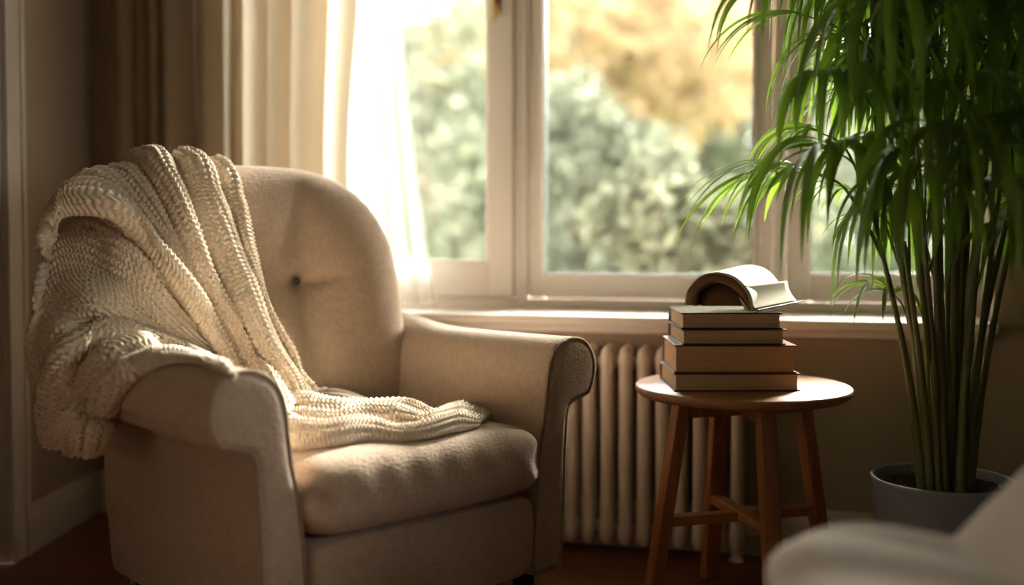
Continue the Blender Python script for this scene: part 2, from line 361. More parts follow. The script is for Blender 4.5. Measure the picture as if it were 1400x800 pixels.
for i in range(3):
    s0, s1 = wx[i]; g0, g1 = gx[i]; zb = glb[i]
    w = thing('window_%d' % (i+1), None, None, tuple(wpt((s0+s1)/2, WP, lo)), kind='structure')
    mb = MB(); frame_ring(mb, s0, s1, lo, HEAD, .022, .022, .03, .03, WP, WP+.07)
    bevel(mb.build('window_frame', M_winwhite, w), .004)
    mb = MB(); frame_ring(mb, s0+.024, s1-.024, lo+.032, HEAD-.032, g0-s0-.024, s1-.024-g1, zb-lo-.032, .07, WP+(-.012 if i == 0 else .014), WP+.055)
    frame_ring(mb, g0-.012, g1+.012, zb-.012, HEAD-.09, .012, .012, .012, .012, WP+.0, WP+.05) if i else frame_ring(mb, g0-.002, g1+.002, zb-.002, HEAD-.09, .01, .01, .01, .01, WP-.002, WP+.02)
    sash = bevel(mb.build('sash', M_winwhite, w), .005)
    # dark rubber gasket round the glass
    mb = MB(); frame_ring(mb, g0, g1, zb, HEAD-.102, .004, .004, .004, .004, WP+.018, WP+.04)
    mb.build('gasket', pmat('gasket', (.10, .17, .17), .4), w)
    mb = MB(); wbox(mb, g0, g1, WP+.028, WP+.032, zb, HEAD-.10); mb.build('pane', M_glass, w, smooth=False)
    if i == 0:
        hs, hz = S_(678, WP-.03), Zy(678, 30)
        h = []
        mb = MB(); wbox(mb, hs-.011, hs+.011, WP-.018, WP-.012, hz+.02, hz+.10)
        v, f = tube([wpt(hs, WP-.012, hz+.07), wpt(hs, WP-.05, hz+.07)], .008); mb.add(v, f)
        v, f = tube([wpt(hs, WP-.05, hz+.078), wpt(hs, WP-.052, hz+.05), wpt(hs, WP-.05, hz+.0), wpt(hs-.002, WP-.048, hz-.008)], [.008, .0075, .0065, .004]); mb.add(v, f)
        mb.build('window_handle', M_brass, w)

# ------------------------------------------------------------------ curtains
def curtain(name, s0, s1, off, amp, folds, z0, z1, mat, label, seed, thick=.0, lean=0., edge=None, flare=0):
    r = np.random.RandomState(seed); nu, nv = 420, 60
    u = np.linspace(0, 1, nu); z = np.linspace(z0, z1, nv)
    ph = np.cumsum(.6+r.rand(nu)*.9); k = np.ones(31)/31; 
    ph = np.interp(u, np.linspace(0, 1, folds+1), np.concatenate([[0], np.cumsum(.55+r.rand(folds)*.9)])); ph = ph/ph[-1]*folds
    V = []
    for i in range(nu):
        for j in range(nv):
            t = (z[j]-z0)/(z1-z0); a = amp*(.75+.35*math.sin(ph[i]*1.3+seed))*(1.05-.25*t)
            s = s0+(s1-s0)*u[i]; wob = .25*math.sin(2.1*z[j]+ph[i]*.9)
            o = off + a*math.sin(2*PI*ph[i]+wob) + .25*a*math.sin(4*PI*ph[i]+1+wob*2)
            s += .35*amp*math.cos(2*PI*ph[i]+wob*1.5) + flare*(1-t)**2*u[i]
            if edge: s += edge(z[j])*u[i]**6
            V.append(wpt(s, o, z[j]))
    o = mesh_obj(name, V, grid_faces(nu, nv), mat, loc=tuple(wpt((s0+s1)/2, off, z0)))
    return tag(o, label, 'curtain')
cz1 = 2.55
c0s = S_(137, -.11)+.02; c1s = S_(478, -.10)
curtain('curtain', c0s, c1s, -.115, .064, 10, .03, cz1, M_curtain, 'heavy cream curtain bunched in vertical folds behind the armchair', 3, edge=lambda z: .02*math.sin(z*4))
curtain('sheer_curtain', S_(360, .02), S_(512, .1), .09, .024, 9, SILLZ+.01, cz1-.3, M_sheer, 'thin white sheer curtain glowing beside the cream curtain', 8, flare=.02)
curtain('sheer_curtain', S_(500, .2), S_(545, .2), .19, .012, 3, SILLZ+.01, cz1-.3, cloth_mat('thin_voile', (.92, .95, .96), .5, .7), 'see-through outer veil of sheer curtain flaring over the left window glass', 5, flare=.14)
# curtain rod above the frame
rod = thing('curtain_rod', 'brass curtain rod above the window', 'curtain rod', tuple(wpt(sL, -.1, cz1)))
v, f = tube([wpt(sC+.06, -.105, cz1+.02), wpt(sR+.25, -.105, cz1+.02)], .012, 16); mesh_obj('rod', v, f, M_brass, rod)
for s in (sC+.3, sR+.2):
    v, f = tube([wpt(s, -.002, cz1+.02), wpt(s, -.095, cz1+.02)], .008, 12); mesh_obj('bracket', v, f, M_brass, rod)

# ------------------------------------------------------------------ radiator
rs1 = S_(1011, -.09); rsp = .0555; nsec = 11
rz1 = Zy(900, 474, -.12); rz0 = Zy(900, 750, -.12)
rad = thing('radiator', 'cream cast-iron column radiator under the window behind the side table', 'radiator', tuple(wpt(rs1-.25, -.09, 0)))
def rad_section(s):
    mb = MB(); h = rz1-rz0; r = .0195
    for o in (-.125, -.055):
        zz = np.concatenate([np.linspace(0, .05, 8), np.linspace(.07, h-.07, 8), np.linspace(h-.05, h, 8)])
        rr = []
        for z in zz:
            e = min(z, h-z); q = r*math.sqrt(max(0, 1-(1-min(e/.03, 1))**2)); b = .003*math.exp(-((e-.045)/.018)**2); rr.append(max(q+b, .001))
        v, f = tube([wpt(s, o, rz0+z) for z in zz], rr, 16); mb.add(v, f)
    for z in (.055, h-.055):     # hubs and web joining the tubes
        v, f = tube([wpt(s, -.125, rz0+z), wpt(s, -.09, rz0+z), wpt(s, -.055, rz0+z)], .017, 12); mb.add(v, f)
        v, f = tube([wpt(s-rsp/2+.0005, -.09, rz0+z), wpt(s-.012, -.09, rz0+z), wpt(s+.012, -.09, rz0+z), wpt(s+rsp/2-.0005, -.09, rz0+z)], [.017, .024, .024, .017], 16); mb.add(v, f)
    v, f = tube([wpt(s, -.09, rz0+.06), wpt(s, -.09, rz1-.06)], .007, 8); mb.add(v, f)
    return mb
for k in range(nsec):
    rad_section(rs1-k*rsp).build('radiator_section', M_rad, rad)
for k in (0, nsec-1):
    v, f = tube([wpt(rs1-k*rsp, -.09, rz0+.03), wpt(rs1-k*rsp, -.09, .012), wpt(rs1-k*rsp, -.09, .0)], [.014, .018, .024], 14); mesh_obj('foot', v, f, M_rad, rad)
sv = rs1+rsp*.5
v, f = tube([wpt(sv, -.09, rz0+.055), wpt(sv+.045, -.09, rz0+.055), wpt(sv+.055, -.09, rz0+.045), wpt(sv+.055, -.09, 0)], .009, 12); mesh_obj('pipe', v, f, M_rad, rad)
v, f = lathe([(0, .0), (.016, .0), (.019, .006), (.018, .045), (.014, .052), (0, .053)], wpt(sv+.055, -.09, rz0+.06), 20); mesh_obj('valve', v, f, pmat('valve_white', (.6, .52, .44), .4), rad)

# ------------------------------------------------------------------ armchair
PHI = math.radians(43); CC = np.array([-.465, 2.83])
chair = thing('armchair', 'beige wool armchair with button-tufted back and rolled arms beside the curtain', 'armchair', (CC[0], CC[1], 0), PHI)
def c2w(P):
    P = np.asarray(P, float); c, s = math.cos(PHI), math.sin(PHI)
    return np.stack([CC[0]+P[..., 0]*c-P[..., 1]*s, CC[1]+P[..., 0]*s+P[..., 1]*c, P[..., 2]], -1)
chair_parts = []
def cpart(name, V, f, mat=None, parent=None, bvh=True, **k):
    if bvh: chair_parts.append((c2w(np.asarray(V)), [list(q) for q in f]))
    return mesh_obj(name, V, f, mat or M_uph, parent or chair, local=True, **k)
def closed_spline(P, n):
    P = np.asarray(P, float); K = len(P); E = np.concatenate([P[-2:], P, P[:3]])
    t = np.linspace(0, K, n*6, endpoint=False)+2
    i = np.floor(t).astype(int); f = (t-i)[:, None]; a, b, c, d = E[i-1], E[i], E[i+1], E[i+2]
    Q = .5*((2*b)+(-a+c)*f+(2*a-5*b+4*c-d)*f*f+(-a+3*b-3*c+d)*f**3)
    L = np.concatenate([[0], np.cumsum(np.linalg.norm(np.diff(np.vstack([Q, Q[:1]]), axis=0), axis=1))])
    s = np.linspace(0, L[-1], n, endpoint=False); QQ = np.vstack([Q, Q[:1]])
    return np.stack([np.interp(s, L, QQ[:, 0]), np.interp(s, L, QQ[:, 1])], -1)
# arm section, right arm; x outwards
ARM = [(.395, .115), (.43, .118), (.443, .25), (.452, .42), (.462, .525), (.50, .545), (.540, .560), (.562, .61), (.556, .66), (.525, .70), (.475, .712),
       (.425, .695), (.392, .655), (.378, .60), (.370, .52), (.352, .42), (.338, .28), (.332, .125), (.36, .115)]
def arm(sg):
    sec = closed_spline(ARM, 150)
    cen = np.array([.42, .45]); n = len(sec)
    # outward normals of the section for a true inset
    T = np.roll(sec, -1, 0)-np.roll(sec, 1, 0); T /= np.linalg.norm(T, axis=1)[:, None]; Nn = np.stack([T[:, 1], -T[:, 0]], -1)
    area = .5*np.sum(sec[:, 0]*np.roll(sec[:, 1], -1)-np.roll(sec[:, 0], -1)*sec[:, 1])
    if area < 0: Nn = -Nn
    y0, y1 = -.405, .40
    st = [(y0-.007, 'c', .0), (y0-.007, 'c', .5), (y0-.006, 'c', .85), (y0-.004, 'c', .93), (y0+.002, 'i', .011), (y0+.001, 'i', .006), (y0+.006, 'i', .0015), (y0+.014, 'i', 0)]
    st += [(y, 'i', 0) for y in np.linspace(y0+.04, y1-.05, 40)] + [(y1-.03, 'i', .002), (y1-.012, 'i', .010), (y1, 'i', .025), (y1, 'c', .7), (y1, 'c', 0.)]
    V = []
    for y, kd, a in st:
        q = sec-Nn*a if kd == 'i' else None
        if kd == 'c':
            inn = sec-Nn*.012; mid = np.array([.42, 0]); q = inn.copy()
            # shrink towards a vertical spine so the narrow section never folds
            sp = np.stack([np.interp(inn[:, 1], [.12, .45, .62, .70], [.385, .40, .47, .47]), np.clip(inn[:, 1], .16, .62)], -1); q = sp+(inn-sp)*a
        q = q.copy()
        t = (y-y0)/(y1-y0)
        # the arm dips in the middle and rises to the back; soft upholstery lumps
        top = sstep(q[:, 1], .45, .66)
        q[:, 1] += top*(.026*sstep(t, .62, 1.)-.006*math.sin(PI*min(max(t, 0), 1)))
        q[:, 0] += .010*sstep(t, 0, .25)*(q[:, 0] < .42)*(-1)*np.exp(-((q[:, 1]-.45)/.1)**2)
        P = np.stack([q[:, 0]*sg, np.full(n, y), q[:, 1]], -1)
        P[:, 0] += (.0022*vnoise(P*[1, 1, 1], 22, 3+sg))*(.1 if kd == 'c' else 1)
        V.append(P)
    V = np.concatenate(V); f = grid_faces(len(st), n, cv=True)
    if sg > 0: f = [q[::-1] for q in f]
    a = cpart('arm', V, f)
    # piping round the front panel
    ring = sec-Nn*.004; i0 = int(np.argmin(np.abs(ring[:, 0]-.395)+np.abs(ring[:, 1]-.115)*3)); ring = np.roll(ring, -i0, 0)
    path = np.stack([ring[:, 0]*sg, np.full(n, y0+.0015), ring[:, 1]], -1); path = np.vstack([path, path[:1]])
    v, ff = tube(path, .0042, 8, cap=False); cpart('piping', v, ff, M_pipe, a, bvh=False)
    return a
# the straight run of the outer side below the roll sits at x .44
arm(1); arm(-1)
# back
def back_warp(V):
    x, zz, y = V[:, 0].copy(), V[:, 1].copy(), V[:, 2].copy()   # outline plane x-z, thickness y (front = -)
    z = zz+.725
    xc = x-.02*(x < 0)*np.abs(x)/.45 - .012
    xc = xc*(1.+.0*z)
    front = y < 0
    Y = .30 + .17*(z-.55) - .06*((x/.45)**2) + y      # reclined, slightly dished to the sides
    wf = sstep(-y, -.07, .03); Y = Y*wf+(.31+.10*(z-.55)+y-.04*((x/.45)**2))*(1-wf)
    for bx, bz in ((.105, .845), (-.125, .845)):
        dx, dz = xc-bx, z-bz; d = np.sqrt(dx**2+dz**2)
        dent = .045*np.exp(-(d/.028)**1.1) + .040*np.exp(-(d/.11)**2)
        dent += .018*np.exp(-(dz-.05*dx*dx/.05)**2/.00035)*np.exp(-np.abs(dx-.05*np.sign(bx))/.05)*(d < .22)
        dent += .022*np.exp(-(dx)**2/.0022)*np.exp(-((dz-.13)/.11)**2) + .020*np.exp(-(dx)**2/.0022)*np.exp(-((dz+.15)/.12)**2)
        Y = np.where(front, Y+dent, Y)
    P = np.stack([xc, Y, z], -1)
    P[:, 1] += .0025*vnoise(P, 18, 9)
    return P
V, f = polar_pillow(.435, .447, .085, n=3.1, m=5, k=2.3, NT=220, NR=150, warp=back_warp)
cpart('backrest', V, f)
for bx, bz in ((.105, .845), (-.125, .845)):
    yb = .30+.17*(bz-.55)-.06*((bx/.45)**2)-.085+.079
    v, ff = lathe([(0, -.006), (.008, -.005), (.0105, 0), (.008, .005), (0, .006)], (0, 0, 0), 20)
    v = np.stack([v[:, 0]+bx, v[:, 2]+yb-.004, v[:, 1]+bz], -1); cpart('button', v, ff, M_button, bvh=False)
# seat base with soft front rail
def base_warp(V):
    x, z, y = V[:, 0], V[:, 1], V[:, 2]
    P = np.stack([x, y, z+.222], -1); P[:, 1] += -.008*np.exp(-((z)/.07)**2)*(y < 0); P[:, 0] += 0; P[:, 2] += .0015*vnoise(P, 20, 4); return P
V, f = polar_pillow(.347, .108, .40, n=9, m=40, k=3.0, NT=180, NR=40, warp=lambda V: base_warp(V)-[0, .015, 0])
cpart('seat_base', V, f)
# seat cushion
def seat_warp(V):
    x, y, z = V.T; r = np.clip(np.abs(x)/.36, 0, 1); q = np.clip((y+.325)/.65, 0, 1)
    Z = .413+z + .014*(1-r**2)*(z > 0) - .012*(y > .1)
    X = x*(1-.03*q); Y = y-.135
    P = np.stack([X, Y, Z], -1)
    # pinched corners
    for sx in (-1, 1):
        d = np.sqrt((X-sx*.33)**2+(Y+.445)**2+(Z-.42)**2); Pm = .018*np.exp(-(d/.03)**2)
        P[:, 1] += Pm; P[:, 0] -= sx*Pm*.5
    # soft drag lines on the front
    fr = sstep(-Y, .36, .45); P[:, 1] += fr*.0012*np.sin(X*70+2*np.sin(Z*30))
    P[:, 2] += .002*vnoise(P, 14, 12)
    return P
V, f = polar_pillow(.357, .325, .088, n=9, m=9, k=2.6, NT=240, NR=70, warp=seat_warp)
cpart('seat_cushion', V, f)
# outside back panel & legs
def cleg(x, y, sp):
    mbx = np.array([[-.024, -.024, .0], [.024, -.024, 0], [.024, .024, 0], [-.024, .024, 0]]); V = []
    for z, s, k in ((.0, .62, 1.), (.06, .82, .5), (.125, 1., 0)):
        V.append(mbx*s+[x+sp[0]*k, y+sp[1]*k, z])
    V = np.concatenate(V); f = [[0, 3, 2, 1]]+[[4*r+i, 4*r+(i+1) % 4, 4*r+4+(i+1) % 4, 4*r+4+i] for r in range(2) for i in range(4)]+[[8, 9, 10, 11]]
    o = cpart('leg', V, f, M_black, bvh=False); bevel(o, .004)
for x, y in ((.34, -.35), (-.34, -.35), (.34, .34), (-.36, .345)): cleg(x, y, (.015*np.sign(x), .015*np.sign(y)))

# ------------------------------------------------------------------ knitted throw
allv = []; allf = []; o_ = 0
for v, f in chair_parts: allv.append(v); allf += [[i+o_ for i in q] for q in f]; o_ += len(v)
BVALL = BVHTree.FromPolygons(np.concatenate(allv).tolist(), allf)
allv = []; allf = []; o_ = 0
for ii, (v, f) in enumerate(chair_parts):
    if ii == 1: continue                                # without the near arm, for the fall of cloth behind it
    allv.append(v); allf += [[i+o_ for i in q] for q in f]; o_ += len(v)
BVNO = BVHTree.FromPolygons(np.concatenate(allv).tolist(), allf)
BV = BVNO
CV = Vector(CAMP.tolist())
def cast(P):
    d = Vector((P-CAMP).tolist()); L = d.length; d.normalize(); h = BV.ray_cast(CV, d); return (h[3] if h[0] is not None else None), L
def w2c(P):
    c, s = math.cos(PHI), math.sin(PHI); q = np.asarray(P)[..., :2]-CC
    return np.stack([q[..., 0]*c+q[..., 1]*s, -q[..., 0]*s+q[..., 1]*c, np.asarray(P)[..., 2]], -1)
def plane_hit(px, py, axis, val):      # chair-local plane
    v = ray(px, py); A = w2c(CAMP); B = w2c(CAMP+v); D = B-A; k = (val-A[axis])/D[axis]; return CAMP+v*k
def ctl(p, lift=.012, fb=None):
    """control point: on the chair along the sight line, else on a plane beside it"""
    if len(p) == 5: return c2w(np.array(p[2:]))         # explicit chair-local
    px, py = p[:2]
    if len(p) == 4: return plane_hit(px, py, p[2], p[3])
    v = ray(px, py); d, _ = cast(CAMP+v)
    if d is None: return None
    v = v/np.linalg.norm(v); return CAMP+v*(d-lift)
def fillin(row):
    return row
def sheet(curves, amps, nu_per, nv, smooth_it, flip=1, pitch=.0235, hoff=0., seed=0, lift=.014, marg=.010, kb=.12):
    K = len(curves[0]); C = []
    for c in curves:
        pts = [ctl(p, lift) for p in c]
        # fill misses from neighbours' depth
        good = [i for i, q in enumerate(pts) if q is not None]
        for i, q in enumerate(pts):
            if q is None:
                j = min(good, key=lambda g: abs(g-i)); v = ray(*c[i][:2]); pts[i] = CAMP+v*(pts[j][1]/v[1])
        C.append(pts)
    C = np.array(C)                                    # (curves, K, 3)
    nc = len(C); tv = np.linspace(0, K-1, nv)
    R = np.stack([crom(C[i], tv) for i in range(nc)])   # (nc, nv, 3)
    U = []; prof = []; seg = []
    for i in range(nc-1):
        t = np.linspace(0, 1, nu_per[i], endpoint=(i == nc-2))
        U.append(t+i); seg += [i]*len(t); prof.append(np.sin(PI*t)**.55)
    U = np.concatenate(U); prof = np.concatenate(prof); seg = np.array(seg)
    # blend of linear and smooth across
    G = np.stack([.5*crom(R[:, j], U)+.5*np.stack([np.interp(U, np.arange(nc), R[:, j, k]) for k in range(3)], -1) for j in range(nv)], 1)  # (nu,nv,3)
    nu = len(U)
    def push(G, margin):
        for i in range(nu):
            for j in range(0, nv):
                P = G[i, j]; d, L = cast(P)
                if d is not None and L > d-margin: G[i, j] = CAMP+(P-CAMP)*((d-margin)/L) if L-d < .16 else G[i, j]
        return G
    def smooth(G, n):
        for _ in range(n):
            H = G.copy(); H[1:-1] += .5*(G[:-2]+G[2:]-2*G[1:-1])*.5; H[:, 1:-1] += .5*(G[:, :-2]+G[:, 2:]-2*G[:, 1:-1])*.5; G = H
        return G
    G = push(G, marg); G = smooth(G, smooth_it); G = push(G, marg*.8); G = smooth(G, 3)
    def normals(G):
        a = np.gradient(G, axis=0); b = np.gradient(G, axis=1); n = np.cross(a, b); n /= np.linalg.norm(n, axis=-1)[..., None]+1e-9
        # face outward: towards camera-ish side
        s = np.sign(np.sum(n[nu//2, nv//2]*(CAMP-G[nu//2, nv//2]))); return n*s
    NB = normals(smooth(G, 25))
    A = np.stack([np.interp(tv, np.linspace(0, K-1, len(amps[s])), amps[s]) for s in range(nc-1)])  # (nc-1,nv)
    uu = U[:, None]*np.ones(nv)
    rs = np.random.RandomState(seed)
    wob = 1+.12*np.sin(np.linspace(0, 9, nv)*1.7+seg[:, None]*2.1)
    G2 = G + NB*(prof[:, None]*A[seg]*wob)[..., None]
    G2 = G2 + NB*(.003*vnoise(G2.reshape(-1, 3), 22, 31+seed).reshape(nu, nv))[..., None]
    G2 = smooth(G2, 2)
    # lengths for stitches
    du = np.concatenate([np.zeros((1, nv)), np.cumsum(np.linalg.norm(np.diff(G2, axis=0), axis=-1), axis=0)])
    dv = np.concatenate([np.zeros((nu, 1)), np.cumsum(np.linalg.norm(np.diff(G2, axis=1), axis=-1), axis=1)], axis=1)
    # use mean length across so that wales stay parallel
    du = du*kb+du.mean(axis=1)[:, None]*(1-kb); dvm = dv.mean(axis=0)[None, :]*(1-kb*.6)+dv*kb*.6
    w = du/pitch; fr = np.abs((w % 1)-.5)*2               # 0 centre of wale, 1 edge
    q = dvm/(pitch*.62)+.55*fr
    h = (1-fr**2)*.5 + .5*(.5+.5*np.cos(2*PI*q))*(1-.35*fr)
    NN = normals(G2)
    s = np.sign(np.sum(NN*NB, axis=-1))[..., None]; NN = NN*np.where(s == 0, 1, s)
    G3 = G2 + NN*(.0125*h-.004)[..., None]
    # back side & closed edges: offset inwards
    Gb = G2 - NN*.006
    V = np.concatenate([G3.reshape(-1, 3), Gb.reshape(-1, 3)]); n0 = nu*nv
    f = grid_faces(nu, nv); fb = [[i+n0 for i in qd[::-1]] for qd in f]
    rim = []
    for i in range(nu-1): rim.append([i*nv, n0+i*nv, n0+(i+1)*nv, (i+1)*nv]); rim.append([(i+1)*nv+nv-1, n0+(i+1)*nv+nv-1, n0+i*nv+nv-1, i*nv+nv-1])
    for j in range(nv-1): rim.append([j+1, n0+j+1, n0+j, j]); k = (nu-1)*nv; rim.append([k+j, n0+k+j, n0+k+j+1, k+j+1])
    allq = f+fb+rim
    # orient
    a, b, c = V[f[len(f)//2][0]], V[f[len(f)//2][1]], V[f[len(f)//2][2]]
    if np.dot(np.cross(b-a, c-a), NB[nu//2, nv//2]) < 0: allq = [x[::-1] for x in allq]
    return V, allq
# station 0 hangs behind the back, station 1 sits on the crest
def B(px, z, y=.52): # behind the back in local coordinates for given crest pixel
    P = w2c(plane_hit(px, 300, 1, y)); return (0, 0, P[0], y, z)
YC = .385
E = lambda x, y, z: (0, 0, x, y, z)
sheet1 = [
 [E(-.50, .56, .90), (62, 350, 0, -.605), (66, 322, 0, -.60), (94, 297, 0, -.55), (155, 304), (200, 350), (240, 406), (270, 450), (300, 492), (340, 545), (378, 596), (398, 606)],
 [E(-.50, .57, .93), (60, 330, 0, -.605), (64, 306, 0, -.60), (90, 270, 0, -.54), (138, 270), (192, 316), (244, 370), (284, 428), (316, 486), (352, 548), (384, 602), (410, 610)],
 [E(-.45, .58, .90), (66, 300, 1, .47), (86, 272, 1, .43), (118, 250, 1, .39), (170, 268), (212, 320), (252, 380), (290, 436), (322, 488), (358, 550), (388, 604), (415, 611)],
 [B(150, .80), (104, 268, 1, .47), (128, 249, 1, .42), (160, 240, 1, .37), (196, 276), (226, 328), (258, 386), (294, 440), (328, 494), (366, 560), (396, 606), (420, 609)],
 [B(190, .80), (168, 244, 1, .48), (178, 232, 1, .43), (192, 234, 1, .36), (213, 266), (232, 314), (262, 388), (298, 444), (334, 506), (378, 584), (404, 610), (440, 606)],
 [B(232, .80), (226, 240, 1, .49), (229, 229, 1, .42), (237, 240), (246, 268), (262, 310), (284, 376), (310, 436), (350, 502), (400, 570), (432, 590), (470, 596)],
 [B(275, .80), (277, 246, 1, .49), (280, 232, 1, .42), (289, 247), (300, 276), (316, 320), (336, 374), (358, 424), (388, 486), (424, 544), (464, 566), (510, 584)],
 [B(310, .80), (306, 250, 1, .49), (311, 234, 1, .42), (322, 252), (333, 287), (345, 325), (355, 372), (369, 432), (396, 484), (436, 534), (490, 549), (540, 565)],
]
am1 = [[.0, .006, .036, .055, .056, .052, .045, .03, .015, 0, 0], [.0, .004, .018, .026, .022, .016, .008, 0, 0, 0], [.0, .008, .026, .026, .02, .014, .007, 0, 0], [.008, .012, .022, .026, .02, .014, .004, 0, 0],
       [.016, .040, .062, .068, .064, .062, .058, .052, .044, .035, .02], [.012, .028, .052, .064, .068, .068, .066, .056, .046, .035, .02], [.012, .024, .042, .048, .048, .044, .042, .044, .04, .03, .02]]
V1, F1 = sheet(sheet1, am1, [36, 24, 26, 26, 44, 46, 40], 520, 6, seed=1, lift=.024, marg=.018)
BV = BVALL
sheet2 = [
 [(300, 462), (252, 384), (190, 312), (132, 276, 0, -.44), (94, 288, 0, -.47), (70, 318, 0, -.52), (62, 350, 0, -.56), E(-.52, .56, .88)],
 [(304, 484), (240, 436), (178, 386), (122, 366, 0, -.49), (82, 372, 0, -.54), (58, 396, 0, -.58), (50, 430, 0, -.61), E(-.54, .57, .80)],
 [(308, 496), (242, 464), (184, 425), (128, 414, 0, -.54), (80, 430, 0, -.58), (52, 462, 0, -.61), (44, 495, 0, -.62), E(-.54, .56, .66)],
 [(312, 502), (252, 474), (198, 450), (142, 441), (94, 462, 0, -.585), (74, 505, 0, -.585), (68, 545, 0, -.585), (70, 590, 0, -.575)],
 [(316, 507), (262, 484), (212, 470), (158, 476), (120, 508), (102, 545, 0, -.60), (96, 580, 0, -.60), (96, 614, 0, -.585)],
 [(319, 511), (268, 492), (224, 485), (180, 495), (146, 524), (130, 558), (124, 590, 0, -.60), (122, 620, 0, -.59)],
 [(322, 515), (275, 501), (236, 499), (196, 513), (170, 540), (160, 570), (155, 595, 0, -.575), (150, 616, 0, -.575)],
]
am2 = [[0, .004, .008, .01, .01, .01], [0, .004, .008, .01, .012, .012], [0, .006, .012, .016, .018, .014], [.01, .028, .042, .050, .05, .046, .036], [.008, .02, .034, .042, .042, .04, .03], [.008, .018, .028, .034, .036, .034, .028]]
V2, F2 = sheet(sheet2, am2, [44, 34, 34, 50, 42, 40], 400, 6, seed=2, lift=.008, marg=.006, kb=.6)
BV = BVNO
sheet3 = [
 [(352, 588, 2, .49), (384, 614), (430, 613), (470, 608), (505, 602), (545, 602), (585, 600), (625, 592), (655, 584)],
 [(352, 570, 2, .50), (385, 592), (425, 597), (465, 594), (505, 586), (540, 590), (580, 590), (630, 580), (664, 577)],
 [(350, 552, 2, .50), (385, 568), (420, 578), (462, 583), (505, 576), (545, 572), (582, 581), (628, 570), (668, 573)],
 [(350, 540, 2, .50), (390, 548), (425, 557), (470, 563), (515, 562), (565, 560), (600, 573), (632, 562), (664, 569)],
]
am3 = [[.03, .05, .055, .050, .034, .024, .034, .036, .014], [.03, .048, .05, .036, .050, .056, .028, .042, .014], [.03, .044, .05, .05, .042, .03, .026, .038, .014]]
V3, F3 = sheet(sheet3, am3, [36, 36, 36], 330, 5, seed=3, pitch=.021)
mb = MB(); mb.add(V1, F1); mb.add(V2, F2); mb.add(V3, F3)
th = mb.build('knitted_throw', M_knit, loc=tuple(c2w(np.array([-.2, 0, .5]))))
tag(th, 'oatmeal chunky knitted throw draped over the left of the armchair onto its seat', 'blanket')

# ------------------------------------------------------------------ side table
TY = 2.90; tc_ = pt(1015, 526, TY); TZ = tc_[2]; TR = .283
tab = thing('side_table', 'round wooden side table with crossed stretchers holding the stacked books', 'side table', (tc_[0], tc_[1], 0))
v, f = lathe([(0, 0), (TR-.012, 0), (TR-.002, .010), (TR, .016), (TR, .022), (TR-.004, .026), (0, .026)], (tc_[0], tc_[1], TZ-.026), 128)
o = mesh_obj('table_top', v, f, M_top, tab); 
def bar(p0, p1, w, h, side):
    """rectangular bar; side = horizontal width direction"""
    p0 = np.array(p0, float); p1 = np.array(p1, float); t = p1-p0; t /= np.linalg.norm(t); s = np.array(side, float); s -= t*s.dot(t); s /= np.linalg.norm(s); u = np.cross(t, s)
    V = [p+s*a*w/2+u*b*h/2 for p in (p0, p1) for a, b in ((-1, -1), (1, -1), (1, 1), (-1, 1))]
    return np.array(V), BOXF
def legpt(a, R, z): return np.array([tc_[0]+R[0]*math.cos(a), tc_[1]+R[1]*math.sin(a), z])
dirs = [(-.97, -.27), (-.24, .97), (.22, -.97), (.97, .27)]
reach = [1., .78, .78, 1.]
def tl(k, z):   # leg centre at height z
    t = 1-(z/(TZ-.026)); r = (.172+.088*t)*reach[k]
    return np.array([tc_[0]+dirs[k][0]*r, tc_[1]+dirs[k][1]*r, z])
for k in range(4):
    d = np.array([*dirs[k], 0]); sd = np.array([-d[1], d[0], 0])
    v, f = bar(tl(k, .0), tl(k, TZ-.027), .046, .036, sd)
    for i in range(4): v[i, 2] = 0.
    for i in range(4, 8): v[i, 2] = TZ-.0265
    bevel(mesh_obj('leg', v, f, M_legw, tab), .004)
sz = .232
for a, b, dz in ((0, 3, 0), (1, 2, .004)):
    v, f = bar(tl(a, sz+dz), tl(b, sz+dz), .036, .026, (0, 1, 0) if a == 0 else (1, 0, 0)); bevel(mesh_obj('stretcher', v, f, M_strw, tab), .003)
for a, b in ((0, 3), (1, 2)):   # apron cross under the top
    v, f = bar(tl(a, TZ-.055), tl(b, TZ-.055), .05, .03, (0, 0, 1)); bevel(mesh_obj('apron', v, f, M_legw, tab), .003)

# ------------------------------------------------------------------ books
def page_mat(name, c1, c2):
    m, nt, out = newmat(name); L = nt.links.new; p = N(nt, 'BsdfPrincipled'); p.inputs['Roughness'].default_value = .85
    tc = N(nt, 'TexCoord'); mp = N(nt, 'Mapping'); mp.inputs['Scale'].default_value = (6, 6, 900); L(tc.outputs['Object'], mp.inputs[0])
    n = N(nt, 'TexNoise'); n.inputs['Scale'].default_value = 1; n.inputs['Detail'].default_value = 3; L(mp.outputs[0], n.inputs[0])
    r = N(nt, 'ValToRGB'); r.color_ramp.elements[0].position = .3; r.color_ramp.elements[1].position = .7; r.color_ramp.elements[0].color = (*c1, 1); r.color_ramp.elements[1].color = (*c2, 1)
    L(n.outputs[0], r.inputs[0]); L(r.outputs[0], p.inputs[0]); b = N(nt, 'Bump'); b.inputs['Strength'].default_value = .3; b.inputs['Distance'].default_value = .001
    L(n.outputs[0], b.inputs['Height']); L(b.outputs[0], p.inputs['Normal']); L(p.outputs[0], out.inputs[0]); return m
pg = page_mat('aged_pages', (.46, .32, .19), (.62, .46, .29)); pg2 = page_mat('tan_pages', (.46, .28, .14), (.58, .37, .20)); pgw = page_mat('cream_pages', (.62, .52, .38), (.76, .66, .50))
def cover(name, c, rough=.35): return pmat(name, c, rough, bump=.1, bscale=400, bdist=.0005)
zt = TZ
BD = 2.90
